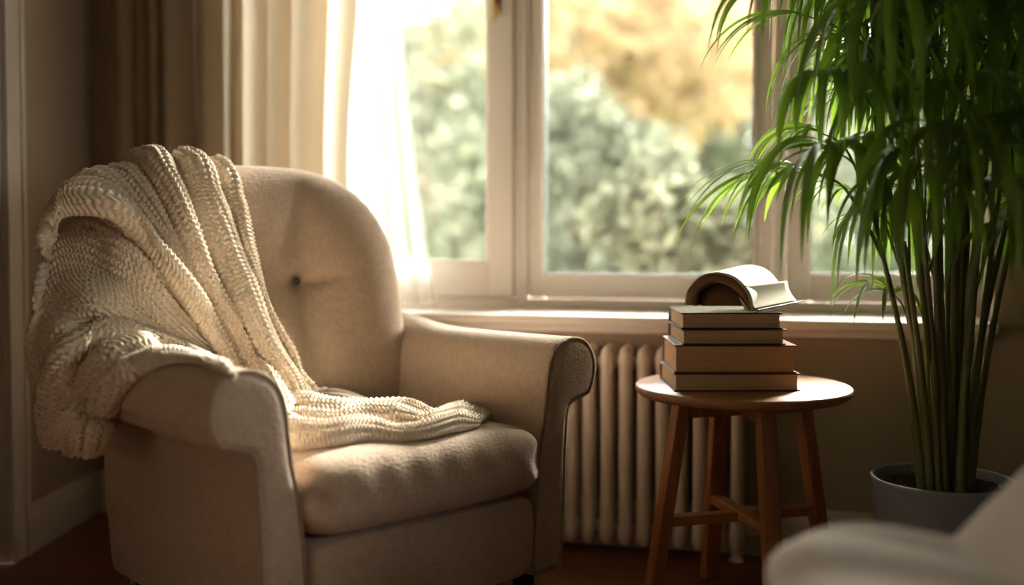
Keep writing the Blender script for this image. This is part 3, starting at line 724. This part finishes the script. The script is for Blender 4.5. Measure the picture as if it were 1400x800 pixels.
def book(x0, x1, yf, dep, z0, h, cmat, pmat_, label, rot=0, ct=.0035, ov=.006):
    cx, cy = (x0+x1)/2, yf+dep/2; w = x1-x0
    t = thing('book', label, 'book', (cx, cy, z0), rot, 'stacked books on the side table')
    hx, hy = w/2, dep/2
    for nm, za in (('back_cover', 0), ('front_cover', h-ct)):
        bevel(mesh_obj(nm, boxv(-hx, hx, -hy, hy, za, za+ct), BOXF, cmat, t, local=True), .0012)
    n = 14; sp = []
    for i in range(n+1):   # rounded spine on the far side
        a = -PI/2+PI*i/n; sp.append((hy-.002+.010*math.cos(a), h/2+(h/2-.0005)*math.sin(a)))
    sp2 = [(y-.0035 if i not in (0, n) else y, z) for i, (y, z) in enumerate(sp)]
    V = []; 
    for x in (-hx, hx): V += [(x, y, z) for y, z in sp]+[(x, y-.003, z*.96+h*.02) for y, z in sp]
    m = n+1; f = []
    for i in range(n):
        f += [[i, i+1, 2*m+i+1, 2*m+i], [m+i+1, m+i, 3*m+i, 3*m+i+1], [i+1, i, m+i, m+i+1], [2*m+i, 2*m+i+1, 3*m+i+1, 3*m+i]]
    f += [[0, 2*m, 3*m, m], [n, m+n, 3*m+n, 2*m+n]]
    mesh_obj('spine', V, f, cmat, t, local=True)
    # page block with concave fore-edge
    V = []; nz = 7
    for x in (-hx+ov, hx-ov):
        for i in range(nz+1):
            zz = ct+(h-2*ct)*i/nz; q = 4*(i/nz)*(1-i/nz); V.append((x, -hy+ov+.004*q, zz))
        V.append((x, hy-.001, h-ct)); V.append((x, hy-.001, ct))
    m = nz+3; f = [[i, m+i, m+(i+1) % m, (i+1) % m] for i in range(m)]+[list(range(m)), [m+i for i in range(m)][::-1]]
    mesh_obj('pages', V, f, pmat_, t, local=True, smooth=False)
    return z0+h
def X(px, d): return (px-CX)/F*d
yf1 = 2.775
zb = TZ+.0003
def Zf(py, d): return zat(py, d)
h1 = Zf(506, yf1)-Zf(530.5, yf1)
maroon = cover('maroon_cover', (.10, .018, .018)); red = cover('brown_red_cover', (.13, .03, .022)); dark = cover('dark_brown_cover', (.022, .012, .011)); blk = cover('black_cover', (.012, .012, .014), .18)
z = book(X(922, yf1), X(1096, yf1), yf1, .25, zb, .046, maroon, pg, 'maroon hardback book at the bottom of the stack on the table', .01)
z = book(X(924, yf1), X(1092, yf1), yf1+.002, .245, z+.0003, .0715, red, pg2, 'thickest book in the stack with tan pages and red-brown covers', -.015)
z = book(X(933, yf1), X(1076, yf1), yf1+.006, .225, z+.0003, .040, dark, pg, 'slim dark-covered book between the black book and the thickest one', .012)
z = book(X(933, yf1), X(1072, yf1), yf1+.005, .235, z+.0003, .042, blk, pg, 'glossy black-covered book directly under the open arched book', -.008)
ztop = z
# open book, arched face up on the stack
ob = thing('open_book', 'open book lying arched with curved white pages on top of the stack', 'book', tuple(pt(1000, 405, 2.86)*[1, 1, 0]+[0, 0, ztop]))
def q3(px, py, d=2.775): return pt(px, py, d)
outer = np.array([(936, 416), (939, 398), (951, 382), (968, 373.5), (985, 373), (1001, 378), (1014, 389), (1023, 403), (1027.5, 424)], float)
inner = np.array([(952, 418), (956, 402), (966, 393), (978, 389), (988, 391), (999, 396), (1009, 404), (1018, 415), (1024, 425)], float)
mid = outer*.3+inner*.7; mid[:, :] = mid
dv = np.array([.125, .185, .0])
def slab(A, Bc, dvec, nz, extra=0.):
    A = crom(A, np.linspace(0, len(A)-1, 40)); Bc = crom(Bc, np.linspace(0, len(Bc)-1, 40))
    ring = np.vstack([np.array([q3(*p) for p in A]), np.array([q3(*p) for p in Bc[::-1]])]); n = len(ring)
    zmin = ztop+.0015; V = []
    for k in range(nz+1):
        t = k/nz; R = ring+dvec*t; w = np.clip((ring[:, 2]-zmin)/.05, 0, 1); R[:, 2] += .012*t*w
        if True: R[:, 2] = np.maximum(R[:, 2], zmin)
        V.append(R)
    V = np.concatenate(V); f = grid_faces(nz+1, n, cv=True)
    a = 40
    for base, rev in ((0, False), (nz*n, True)):
        for i in range(39):
            q = [base+i, base+i+1, base+n-2-i, base+n-1-i]; f.append(q[::-1] if rev else q)
    return V, f
pgtop = pmat('white_page', (.80, .77, .72), .5)
def mixface(o, m2): o.data.materials.append(m2)
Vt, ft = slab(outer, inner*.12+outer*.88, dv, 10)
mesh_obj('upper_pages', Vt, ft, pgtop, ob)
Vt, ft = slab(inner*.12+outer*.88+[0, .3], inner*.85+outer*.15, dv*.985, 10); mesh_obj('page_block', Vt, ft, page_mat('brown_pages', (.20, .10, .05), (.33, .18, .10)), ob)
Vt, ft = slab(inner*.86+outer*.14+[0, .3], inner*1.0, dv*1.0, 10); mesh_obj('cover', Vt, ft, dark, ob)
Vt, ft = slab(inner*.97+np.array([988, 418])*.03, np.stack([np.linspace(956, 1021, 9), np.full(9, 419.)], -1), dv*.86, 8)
Vt = Vt + np.array([.012, .02, 0]); mesh_obj('inner_pages', Vt, ft, page_mat('shadowed_brown_pages', (.16, .08, .04), (.28, .15, .08)), ob)  # shade under the arch put into a darker page colour
# right half: wedge of pages sloping down to the right with its cover beneath
A0 = q3(1018, 394); A1 = q3(1029, 424.5)
zt2 = ztop
P = [pt(1017, 391, 2.778), pt(1029, 424, 2.772), pt(1089, 411.5, 2.93), pt(1076, 384, 2.95)]
# wedge: front-left ridge line to right end, solid down to the stack
def quadblock(Pq, th, nn, mat, name):
    Pq = [np.array(p, float) for p in Pq]; n_ = np.cross(Pq[1]-Pq[0], Pq[3]-Pq[0]); n_ /= np.linalg.norm(n_); 
    if n_[1] > 0: n_ = -n_
    nu = 12; V = []
    for s in (0, 1):
        for i in range(nu+1):
            for j in range(nu+1):
                u, v_ = i/nu, j/nu; p = (Pq[0]*(1-v_)+Pq[1]*v_)*(1-u)+(Pq[3]*(1-v_)+Pq[2]*v_)*u
                p = p+n_*(-.006*math.sin(PI*v_)) if nn else p
                V.append(p-n_*th*s)
    f = grid_faces(nu+1, nu+1); m = (nu+1)**2; f += [[a+m for a in q[::-1]] for q in grid_faces(nu+1, nu+1)]
    for i in range(nu):
        f += [[i, i+1, m+i+1, m+i], [nu*(nu+1)+i+1, nu*(nu+1)+i, m+nu*(nu+1)+i, m+nu*(nu+1)+i+1], [(i+1)*(nu+1), i*(nu+1), m+i*(nu+1), m+(i+1)*(nu+1)], [i*(nu+1)+nu, (i+1)*(nu+1)+nu, m+(i+1)*(nu+1)+nu, m+i*(nu+1)+nu]]
    return mesh_obj(name, V, f, mat, ob)
quadblock(P, .018, True, pgw, 'page_edge')
cvr = [P[1]+[0, .0, -.001], P[1]+[.004, -.004, -.004], P[2]+[.006, -.004, -.004], P[2]+[0, 0, -.001]]
v, f = bar(P[1]+np.array([0, .02, -.0015]), P[2]+np.array([.004, .02, -.0015]), .045, .0035, (-.3, 1, 0)); bevel(mesh_obj('back_cover', v, f, dark, ob), .001)

# ------------------------------------------------------------------ potted palm
PY = 2.72; pc = pt(1288, 653, PY); PR = 96/F*PY; PZ = pc[2]
palm = thing('potted_palm', 'tall green potted palm with drooping narrow leaves in a grey pot', 'plant', (pc[0], pc[1], 0))
pr = [(0, 0), (PR*.74, 0), (PR*.78, .006), (PR*.88, PZ*.45), (PR*.965, PZ*.9), (PR*.985, PZ-.008), (PR*.99, PZ-.002), (PR*.975, PZ+.001), (PR*.945, PZ+.001), (PR*.93, PZ-.004), (PR*.91, PZ-.04), (PR*.90, PZ-.06), (0, PZ-.06)]
v, f = lathe(pr, (pc[0], pc[1], 0), 96); mesh_obj('pot', v, f, M_pot, palm)
# soil bed with pellets
mb = MB(); v, f = lathe([(0, PZ-.055), (0, PZ-.03), (PR*.905, PZ-.032), (PR*.9, PZ-.055)], (pc[0], pc[1], 0), 48); mb.add(v, f)
ico = np.array([(0, 0, 1), (1, 0, 0), (0, 1, 0), (-1, 0, 0), (0, -1, 0), (0, 0, -1)], float); icf = [[0, 1, 2], [0, 2, 3], [0, 3, 4], [0, 4, 1], [5, 2, 1], [5, 3, 2], [5, 4, 3], [5, 1, 4]]
for k in range(2600):
    r = PR*.89*math.sqrt(rnd.random()); a = rnd.random()*6.283; s = .0035+rnd.random()*.003
    A = Matrix.Rotation(rnd.random()*6, 3, (rnd.random(), rnd.random(), .3)); mb.add(ico@np.array(A)*s*[1, 1, .7]+[pc[0]+r*math.cos(a), pc[1]+r*math.sin(a), PZ-.029+rnd.random()*.004], icf)
tag(mb.build('soil', M_soil, palm, smooth=False))
def clampw(P, m=.035):
    """keep plant points on the room side of the wall/window"""
    P = np.array(P, float); d = (P[..., :2]-W0)@wn; ex = np.maximum(d+m, 0)
    P[..., :2] -= ex[..., None]*wn; return P
def leaflet(base, d0, L, w, droop, twist=0., n=12):
    """arching ribbon leaflet, V-folded"""
    p = np.array(base, float); d = np.array(d0, float); d /= np.linalg.norm(d); pts = [p.copy()]; ds = [d.copy()]
    st = L/n
    for i in range(n):
        g = 1.35*droop*(.45+.8*i/n); d = d+np.array([0, 0, -g])*st*6; d /= np.linalg.norm(d); p = p+d*st; pts.append(p.copy()); ds.append(d.copy())
    pts = clampw(np.array(pts)); V = []
    for i, (p, d) in enumerate(zip(pts, ds)):
        t = i/n; ww = w*(min(1, .25+t*2.6))*(1-max(0, (t-.42)/.58)**1.7)+.0006
        s = np.cross(d, [0, 0, 1.]); 
        if np.linalg.norm(s) < .05: s = np.cross(ds[0], [0, 0, 1.])
        s /= np.linalg.norm(s)+1e-9; u = np.cross(s, d)
        s2 = s*math.cos(twist)+u*math.sin(twist); u2 = np.cross(s2, d)
        V += [p-s2*ww*.5+u2*ww*.10, p-u2*ww*.06, p+s2*ww*.5+u2*ww*.10]
    f = []
    for i in range(n): a = 3*i; f += [[a, a+1, a+4, a+3], [a+1, a+2, a+5, a+4]]
    return np.array(V), f
def fan(hub, axis, nl, L, w, spread, droop, stemfrom=None, name='leaf', upfront=.3):
    """axis: main pointing direction; leaflets fan around it"""
    axis = np.array(axis, float); axis /= np.linalg.norm(axis)
    ref = np.array([0, 0, 1.]); s = np.cross(axis, ref)
    if np.linalg.norm(s) < .1: s = np.array([1., 0, 0])
    s /= np.linalg.norm(s); u = np.cross(s, axis)
    mb = MB()
    for k in range(nl):
        a = ((k+.5)/nl-.5)*spread+rnd.uniform(-.06, .06)
        d = axis*math.cos(a)+s*math.sin(a)+u*(upfront+rnd.uniform(-.15, .15))
        v, f = leaflet(hub, d, 1.22*L*rnd.uniform(.78, 1.08)*(1-.22*abs(a)/(spread/2+.01)), w*rnd.uniform(.8, 1.15), droop*rnd.uniform(.8, 1.25), rnd.uniform(-.5, .5)); mb.add(v, f)
    if stemfrom is not None:
        h = np.array(hub); b = np.array(stemfrom); m1 = b*.5+h*.5+[0, 0, .06]; P = crom(np.array([b, m1, h]), np.linspace(0, 2, 12)); v, f = tube(clampw(P), np.linspace(.0042, .0018, 12), 6); mb.add(v, f)
    return mb.build(name, M_leaf, palm)
# canes: traced base px at soil, and px at a height
canes = []
cane_spec = [(1262, 1196, 300, -.05), (1268, 1215, 250, .0), (1273, 1236, 330, -.04), (1280, 1250, 200, .05), (1284, 1262, 300, -.08), (1291, 1283, 240, .0), (1296, 1296, 180, .06), (1302, 1310, 280, -.06), (1306, 1322, 200, .03), (1312, 1338, 260, -.03), (1317, 1352, 180, .05),
             (1322, 1372, 220, -.04), (1325, 1392, 280, .0), (1288, 1270, 120, .08), (1278, 1228, 150, -.1), (1300, 1300, 100, -.1), (1318, 1330, 90, .08), (1270, 1200, 190, .06), (1310, 1360, 110, -.08), (1293, 1262, 60, -.02), (1284, 1245, 80, .03), (1314, 1400, 200, .05), (1298, 1318, 40, .0)]
for i, (bx, tx, ty, dd) in enumerate(cane_spec):
    yb = PY+rnd.uniform(-.055, .055); b = pt(bx, 655, yb); b[2] = PZ-.035
    b[0] = np.clip(b[0], pc[0]-.1, pc[0]+.1)
    t = pt(tx, ty, PY+dd); m_ = b*.55+t*.45; m_[0] = b[0]+(t[0]-b[0])*.33
    Pp = clampw(crom(np.array([b, m_, t]), np.linspace(0, 2, 30)))
    rr = np.linspace(.0095 if i % 3 else .012, .0045, 30)*rnd.uniform(.85, 1.15)
    for k in range(3, 30, 5): rr[k] *= 1.12
    v, f = tube(Pp, rr, 10); mesh_obj('stem', v, f, M_canebr if i % 3 == 1 else M_cane, palm); canes.append(Pp)
def nearest_cane(h, dz=.22):
    best = None
    for P in canes:
        for q in P[8:]:
            c = abs(q[2]-(h[2]-dz))*1.2+np.linalg.norm(q[:2]-h[:2])
            if best is None or c < best[0]: best = (c, q)
    return best[1]
def F_(px, py, d, ax, nl, L, w, spread=2.6, droop=.8, up=.3):
    h = clampw(pt(px, py, d)); fan(h, ax, nl, L, w, spread, droop, nearest_cane(h), upfront=up)
# traced fans
F_(1112, 236, 2.68, (-1, -.1, .15), 15, .35, .015, 2.4, .72, .22)
F_(1098, 232, 2.80, (-.8, .1, .1), 10, .26, .016, 2.4, 1.3, .25)
F_(1092, 18, 2.70, (-1, 0, .05), 8, .27, .012, 1.6, .9, .15)
F_(1120, 180, 2.80, (-.9, -.2, .1), 10, .24, .014, 2.2, 1.5)
F_(1128, 108, 2.50, (-.2, -1, .3), 8, .26, .026, 2.4, 2.3)
F_(1178, 100, 2.47, (0, -1, .3), 7, .26, .026, 2.2, 2.3)
F_(1214, 2, 2.42, (0, -1, .35), 11, .42, .030, 3.4, 1.5)
F_(1298, 186, 2.36, (-.05, -1, .45), 24, .40, .022, 4.6, 1.6)
F_(1142, 206, 2.55, (-.7, -.7, .3), 11, .34, .024, 2.4, 1.5)
F_(1165, 204, 2.60, (-.4, -.9, .3), 8, .30, .020, 2.2, 1.8)
F_(1100, -24, 2.55, (-.6, -.5, .3), 11, .30, .026, 2.4, 1.4)
F_(1205, 296, 2.80, (-.6, -.6, .2), 9, .20, .016, 2.4, 1.9)
F_(1222, 402, 2.84, (-.6, -.3, .3), 9, .22, .018, 2.4, 1.6)
F_(1168, 262, 2.92, (-.6, .2, .2), 8, .20, .016, 2.4, 1.6)
F_(1398, 170, 2.42, (.1, -1, .4), 18, .38, .022, 4.2, 1.6)
F_(1362, 20, 2.40, (0, -1, .4), 14, .38, .027, 3.8, 1.5)
F_(1290, -50, 2.42, (.1, -1, .35), 14, .42, .028, 3.8, 1.5)
F_(1392, 300, 2.52, (.3, -1, .3), 12, .30, .018, 3.6, 1.8)
F_(1250, 235, 2.50, (-.3, -1, .3), 12, .32, .019, 3.6, 1.9)
F_(1345, 250, 2.47, (.3, -1, .3), 13, .32, .020, 3.6, 1.9)
F_(1205, 190, 2.55, (-.3, -1, .3), 11, .30, .020, 3.4, 1.9)
F_(1240, 120, 2.48, (-.2, -1, .3), 12, .34, .022, 3.6, 1.8)
F_(1330, 110, 2.46, (.2, -1, .3), 12, .34, .022, 3.6, 1.8)
for k in range(70):     # the dense crown behind
    px = rnd.uniform(1150, 1480); py = rnd.uniform(-170, 280); d = rnd.uniform(2.66, 2.98)
    if px < 1230 and py > 120: py -= 130
    ang = rnd.uniform(-.5, PI+.5); F_(px, py, d, (math.cos(ang), .6*math.sin(ang), .3), rnd.randint(9, 13), rnd.uniform(.24, .38), rnd.uniform(.015, .024), 3.2, rnd.uniform(1.4, 2.3))

# ------------------------------------------------------------------ foreground sofa corner
fgY = 1.62
fc = pt(1310, 800, fgY)
sofa = thing('sofa', 'pale linen sofa out of focus at the bottom right foreground', 'sofa', (fc[0]+.25, fc[1]-.12, 0))
def fgw(V):
    x, y, z = V.T
    P = np.stack([x+fc[0]+.125, y+fgY-.10, z], -1)
    P[:, 2] += zat(729, fgY+.05)-.078
    w = sstep(P[:, 2], .40, .5)
    P[:, 2] += w*(.010*vnoise(P, 14, 21)+.006*np.sin((P[:, 0]*.8+P[:, 1])*32))
    P[:, 2] -= .02*sstep(P[:, 0], fc[0]-.1, fc[0]+.15)*w
    P[:, 0] += .006*vnoise(P, 18, 5)
    return P
V, f = polar_pillow(.40, .30, .075, n=4.5, m=5, k=2.0, NT=200, NR=70, warp=fgw)
mesh_obj('seat_cushion', V, f, M_fg, sofa)
def bkw(V):
    x, y, z = V.T   # x along slope, y depth, z thickness
    a = math.radians(47); c, s = math.cos(a), math.sin(a)
    P = np.stack([x*c-z*s, y, x*s+z*c], -1)
    o = pt(1355, 700, fgY-.02); P += o+np.array([.075, -.10, -.10])
    P[:, 2] += .008*vnoise(P, 16, 8); P[:, 0] += .006*vnoise(P, 22, 18)
    return P
V, f = polar_pillow(.27, .26, .10, n=3.5, m=4, k=2.0, NT=200, NR=60, warp=bkw)
mesh_obj('back_cushion', V, f, M_fg, sofa)
V, f = polar_pillow(.40, .30, .16, n=12, m=60, k=3, NT=120, NR=30, warp=lambda V: V+[fc[0]+.17, fgY-.1, .245])
mesh_obj('base', V, f, M_fg, sofa)
for sx in (-.32, .32):
    for sy in (-.22, .22):
        v, f = tube([[fc[0]+.17+sx, fgY-.1+sy, 0], [fc[0]+.17+sx, fgY-.1+sy, .1]], [.014, .022], 14); mesh_obj('leg', v, f, M_black, sofa)

# ------------------------------------------------------------------ garden outside
mb = MB(); mb.add(boxv(-40, 40, 4.7, 70, -1.3, -1.2), BOXF); g = mb.build('ground', M_ground, smooth=False); tag(g, kind='structure')
def foliage(n, cen, rad, size, seed):
    r = np.random.RandomState(seed); d = r.normal(size=(n, 3)); d /= np.linalg.norm(d, axis=1)[:, None]
    rr = (.55+.45*r.rand(n))[:, None]; lump = 1+.22*np.sin(d[:, :1]*5+seed)+.18*np.sin(d[:, 2:]*6+seed*2)
    c = np.array(cen)+d*rr*lump*np.array(rad)
    a = r.normal(size=(n, 3)); a /= np.linalg.norm(a, axis=1)[:, None]; b = np.cross(a, r.normal(size=(n, 3))); b /= np.linalg.norm(b, axis=1)[:, None]
    s = size*(.6+.8*r.rand(n))[:, None]
    V = np.stack([c-a*s, c-b*s*.45, c+a*s, c+b*s*.45], 1).reshape(-1, 3)
    return V, [[4*i, 4*i+1, 4*i+2, 4*i+3] for i in range(n)]
LG = leaf_mat('garden_green', (.105, .114, .09), (.09, .10, .07), rough=.9, spec=0, tr=.2); LG2 = leaf_mat('garden_sage_haze', (.112, .116, .094), (.10, .105, .08), rough=.9, spec=0, tr=.2)  # garden leaf colours greyed and paled to stand in for haze
LD = leaf_mat('garden_deep', (.09, .098, .08), (.078, .088, .063), rough=.9, spec=0, tr=.2); LO = leaf_mat('garden_autumn', (.26, .19, .12), (.24, .17, .10), rough=.9, spec=0, tr=.3)
M_bark = pmat('bark', (.16, .12, .09), .9, col2=(.24, .19, .14), nscale=8)
def tree(name, px, py, Y, rx, rz, mat, n, size, seed, label, cat):
    c = pt(px, py, Y); t = thing(name, label, cat, (c[0], c[1], -1.2), group=None)
    v, f = foliage(n, c, (rx, rx*.7, rz), size, seed); mesh_obj('foliage', v, f, mat, t, smooth=False)
    P = [[c[0], c[1], -1.2], [c[0]+.05, c[1], (c[2]-1.2)/2], [c[0], c[1], c[2]+rz*.3]]; mbt = MB(); v, f = tube(crom(np.array(P), np.linspace(0, 2, 10)), np.linspace(.12, .04, 10)*(rx/1.6+.3), 8); mbt.add(v, f)
    for k in range(5):
        a = k*1.256+seed; z = c[2]-rz*.3+k*.12*rz; v, f = tube([[c[0], c[1], z], [c[0]+math.cos(a)*rx*.6, c[1]+math.sin(a)*rx*.4, z+rz*.5]], [.05*rx/1.6, .015], 6); mbt.add(v, f)
    mbt.build('trunk', M_bark, t)
tree('shrub', 590, 240, 10, 1.2, 1.6, LG, 4500, .08, 1, 'blurred green shrub seen through the left window pane', 'shrub')
tree('shrub', 800, 300, 7.6, .8, .92, LD, 4500, .065, 2, 'darker green shrub low at the left of the middle pane', 'shrub')
tree('shrub', 930, 330, 5.9, .62, .55, LG, 4000, .055, 3, 'pale green bush low in the middle pane behind the books', 'shrub')
tree('shrub', 1180, 330, 9.8, 1.05, .85, LG, 4000, .08, 10, 'green bush low behind the right window', 'shrub')
tree('shrub', 690, 330, 13.8, 2.2, 1.1, LD, 6000, .11, 11, 'broad dark shrub behind the window mullion', 'shrub')
tree('tree', 840, 60, 18.8, 2.7, 1.8, LO, 3600, .18, 4, 'orange autumn tree high in the middle window pane', 'tree')
tree('tree', 660, 60, 23, 1.2, 1.2, LO, 1100, .18, 5, 'small orange treetop at the top right of the left pane', 'tree')
tree('tree', 700, 170, 32, 7.2, 4.4, LG2, 9000, .42, 6, 'wide pale green tree far behind the two left windows', 'tree')
tree('tree', 1010, 190, 47, 7.5, 6.2, LG2, 8000, .55, 7, 'pale green tree far behind the right edge of the middle pane', 'tree')
tree('tree', 1350, 180, 17, 2.3, 2.3, LG2, 6000, .22, 8, 'pale tree far behind the palm at the right window', 'tree')
tree('tree', 290, 150, 18, 2.0, 2.6, LG, 6000, .20, 9, 'green tree far behind the curtain', 'tree')

# ------------------------------------------------------------------ light
w = bpy.data.worlds.new('sky'); S.world = w; w.use_nodes = True; nt = w.node_tree; nt.nodes.clear(); L = nt.links.new
out = nt.nodes.new('ShaderNodeOutputWorld'); bg = nt.nodes.new('ShaderNodeBackground'); tc = nt.nodes.new('ShaderNodeTexCoord'); sp = nt.nodes.new('ShaderNodeSeparateXYZ')
rp = nt.nodes.new('ShaderNodeValToRGB'); rp.color_ramp.elements[0].position = 0; rp.color_ramp.elements[0].color = (.62, .58, .50, 1); rp.color_ramp.elements[1].position = .35; rp.color_ramp.elements[1].color = (1, .93, .84, 1)
L(tc.outputs['Generated'], sp.inputs[0]); L(sp.outputs['Z'], rp.inputs[0]); L(rp.outputs[0], bg.inputs[0]); bg.inputs[1].default_value = 7.0; L(bg.outputs[0], out.inputs[0])
# portal in the window opening (adds no light of its own)
pl = bpy.data.lights.new('window_portal', 'AREA'); pl.shape = 'RECTANGLE'; pl.size = sR-sL; pl.size_y = HEAD-SILLZ; pl.cycles.is_portal = True
po = bpy.data.objects.new('window_portal', pl); COL.objects.link(po); po.location = wpt((sL+sR)/2, WP+.15, (HEAD+SILLZ)/2)
pr_ = bpy.data.lights.new('window_portal', 'AREA'); pr_.shape = 'RECTANGLE'; pr_.size = RW[1]-RW[0]; pr_.size_y = RW[3]-RW[2]; pr_.cycles.is_portal = True  # portal of the added fill window
pq = bpy.data.objects.new('window_portal', pr_); COL.objects.link(pq); pq.location = (FX1+.13, (RW[0]+RW[1])/2, (RW[2]+RW[3])/2); pq.rotation_euler = Vector((-1, 0, 0)).to_track_quat('-Z', 'Z').to_euler()
sl = bpy.data.lights.new('hazy_sun', 'SUN'); sl.energy = 38; sl.angle = math.radians(34); sl.color = (1, .90, .78)
so = bpy.data.objects.new('hazy_sun', sl); COL.objects.link(so); so.rotation_euler = Vector((-.85, -.75, -.72)).to_track_quat('-Z', 'Y').to_euler(); so.location = (10, 9, 7)
dirv = Vector((-wn[0], -wn[1], 0)); po.rotation_euler = dirv.to_track_quat('-Z', 'Z').to_euler()

S.view_settings.view_transform = 'Standard'; S.view_settings.look = 'None'; S.view_settings.exposure = 1.38; S.view_settings.gamma = 1; S.view_settings.use_curve_mapping = False
cy = S.cycles; cy.max_bounces = 10; cy.diffuse_bounces = 6; cy.glossy_bounces = 4; cy.transmission_bounces = 6; cy.transparent_max_bounces = 16
cy.use_denoising = True; cy.sample_clamp_indirect = 8; cy.caustics_reflective = False; cy.caustics_refractive = False
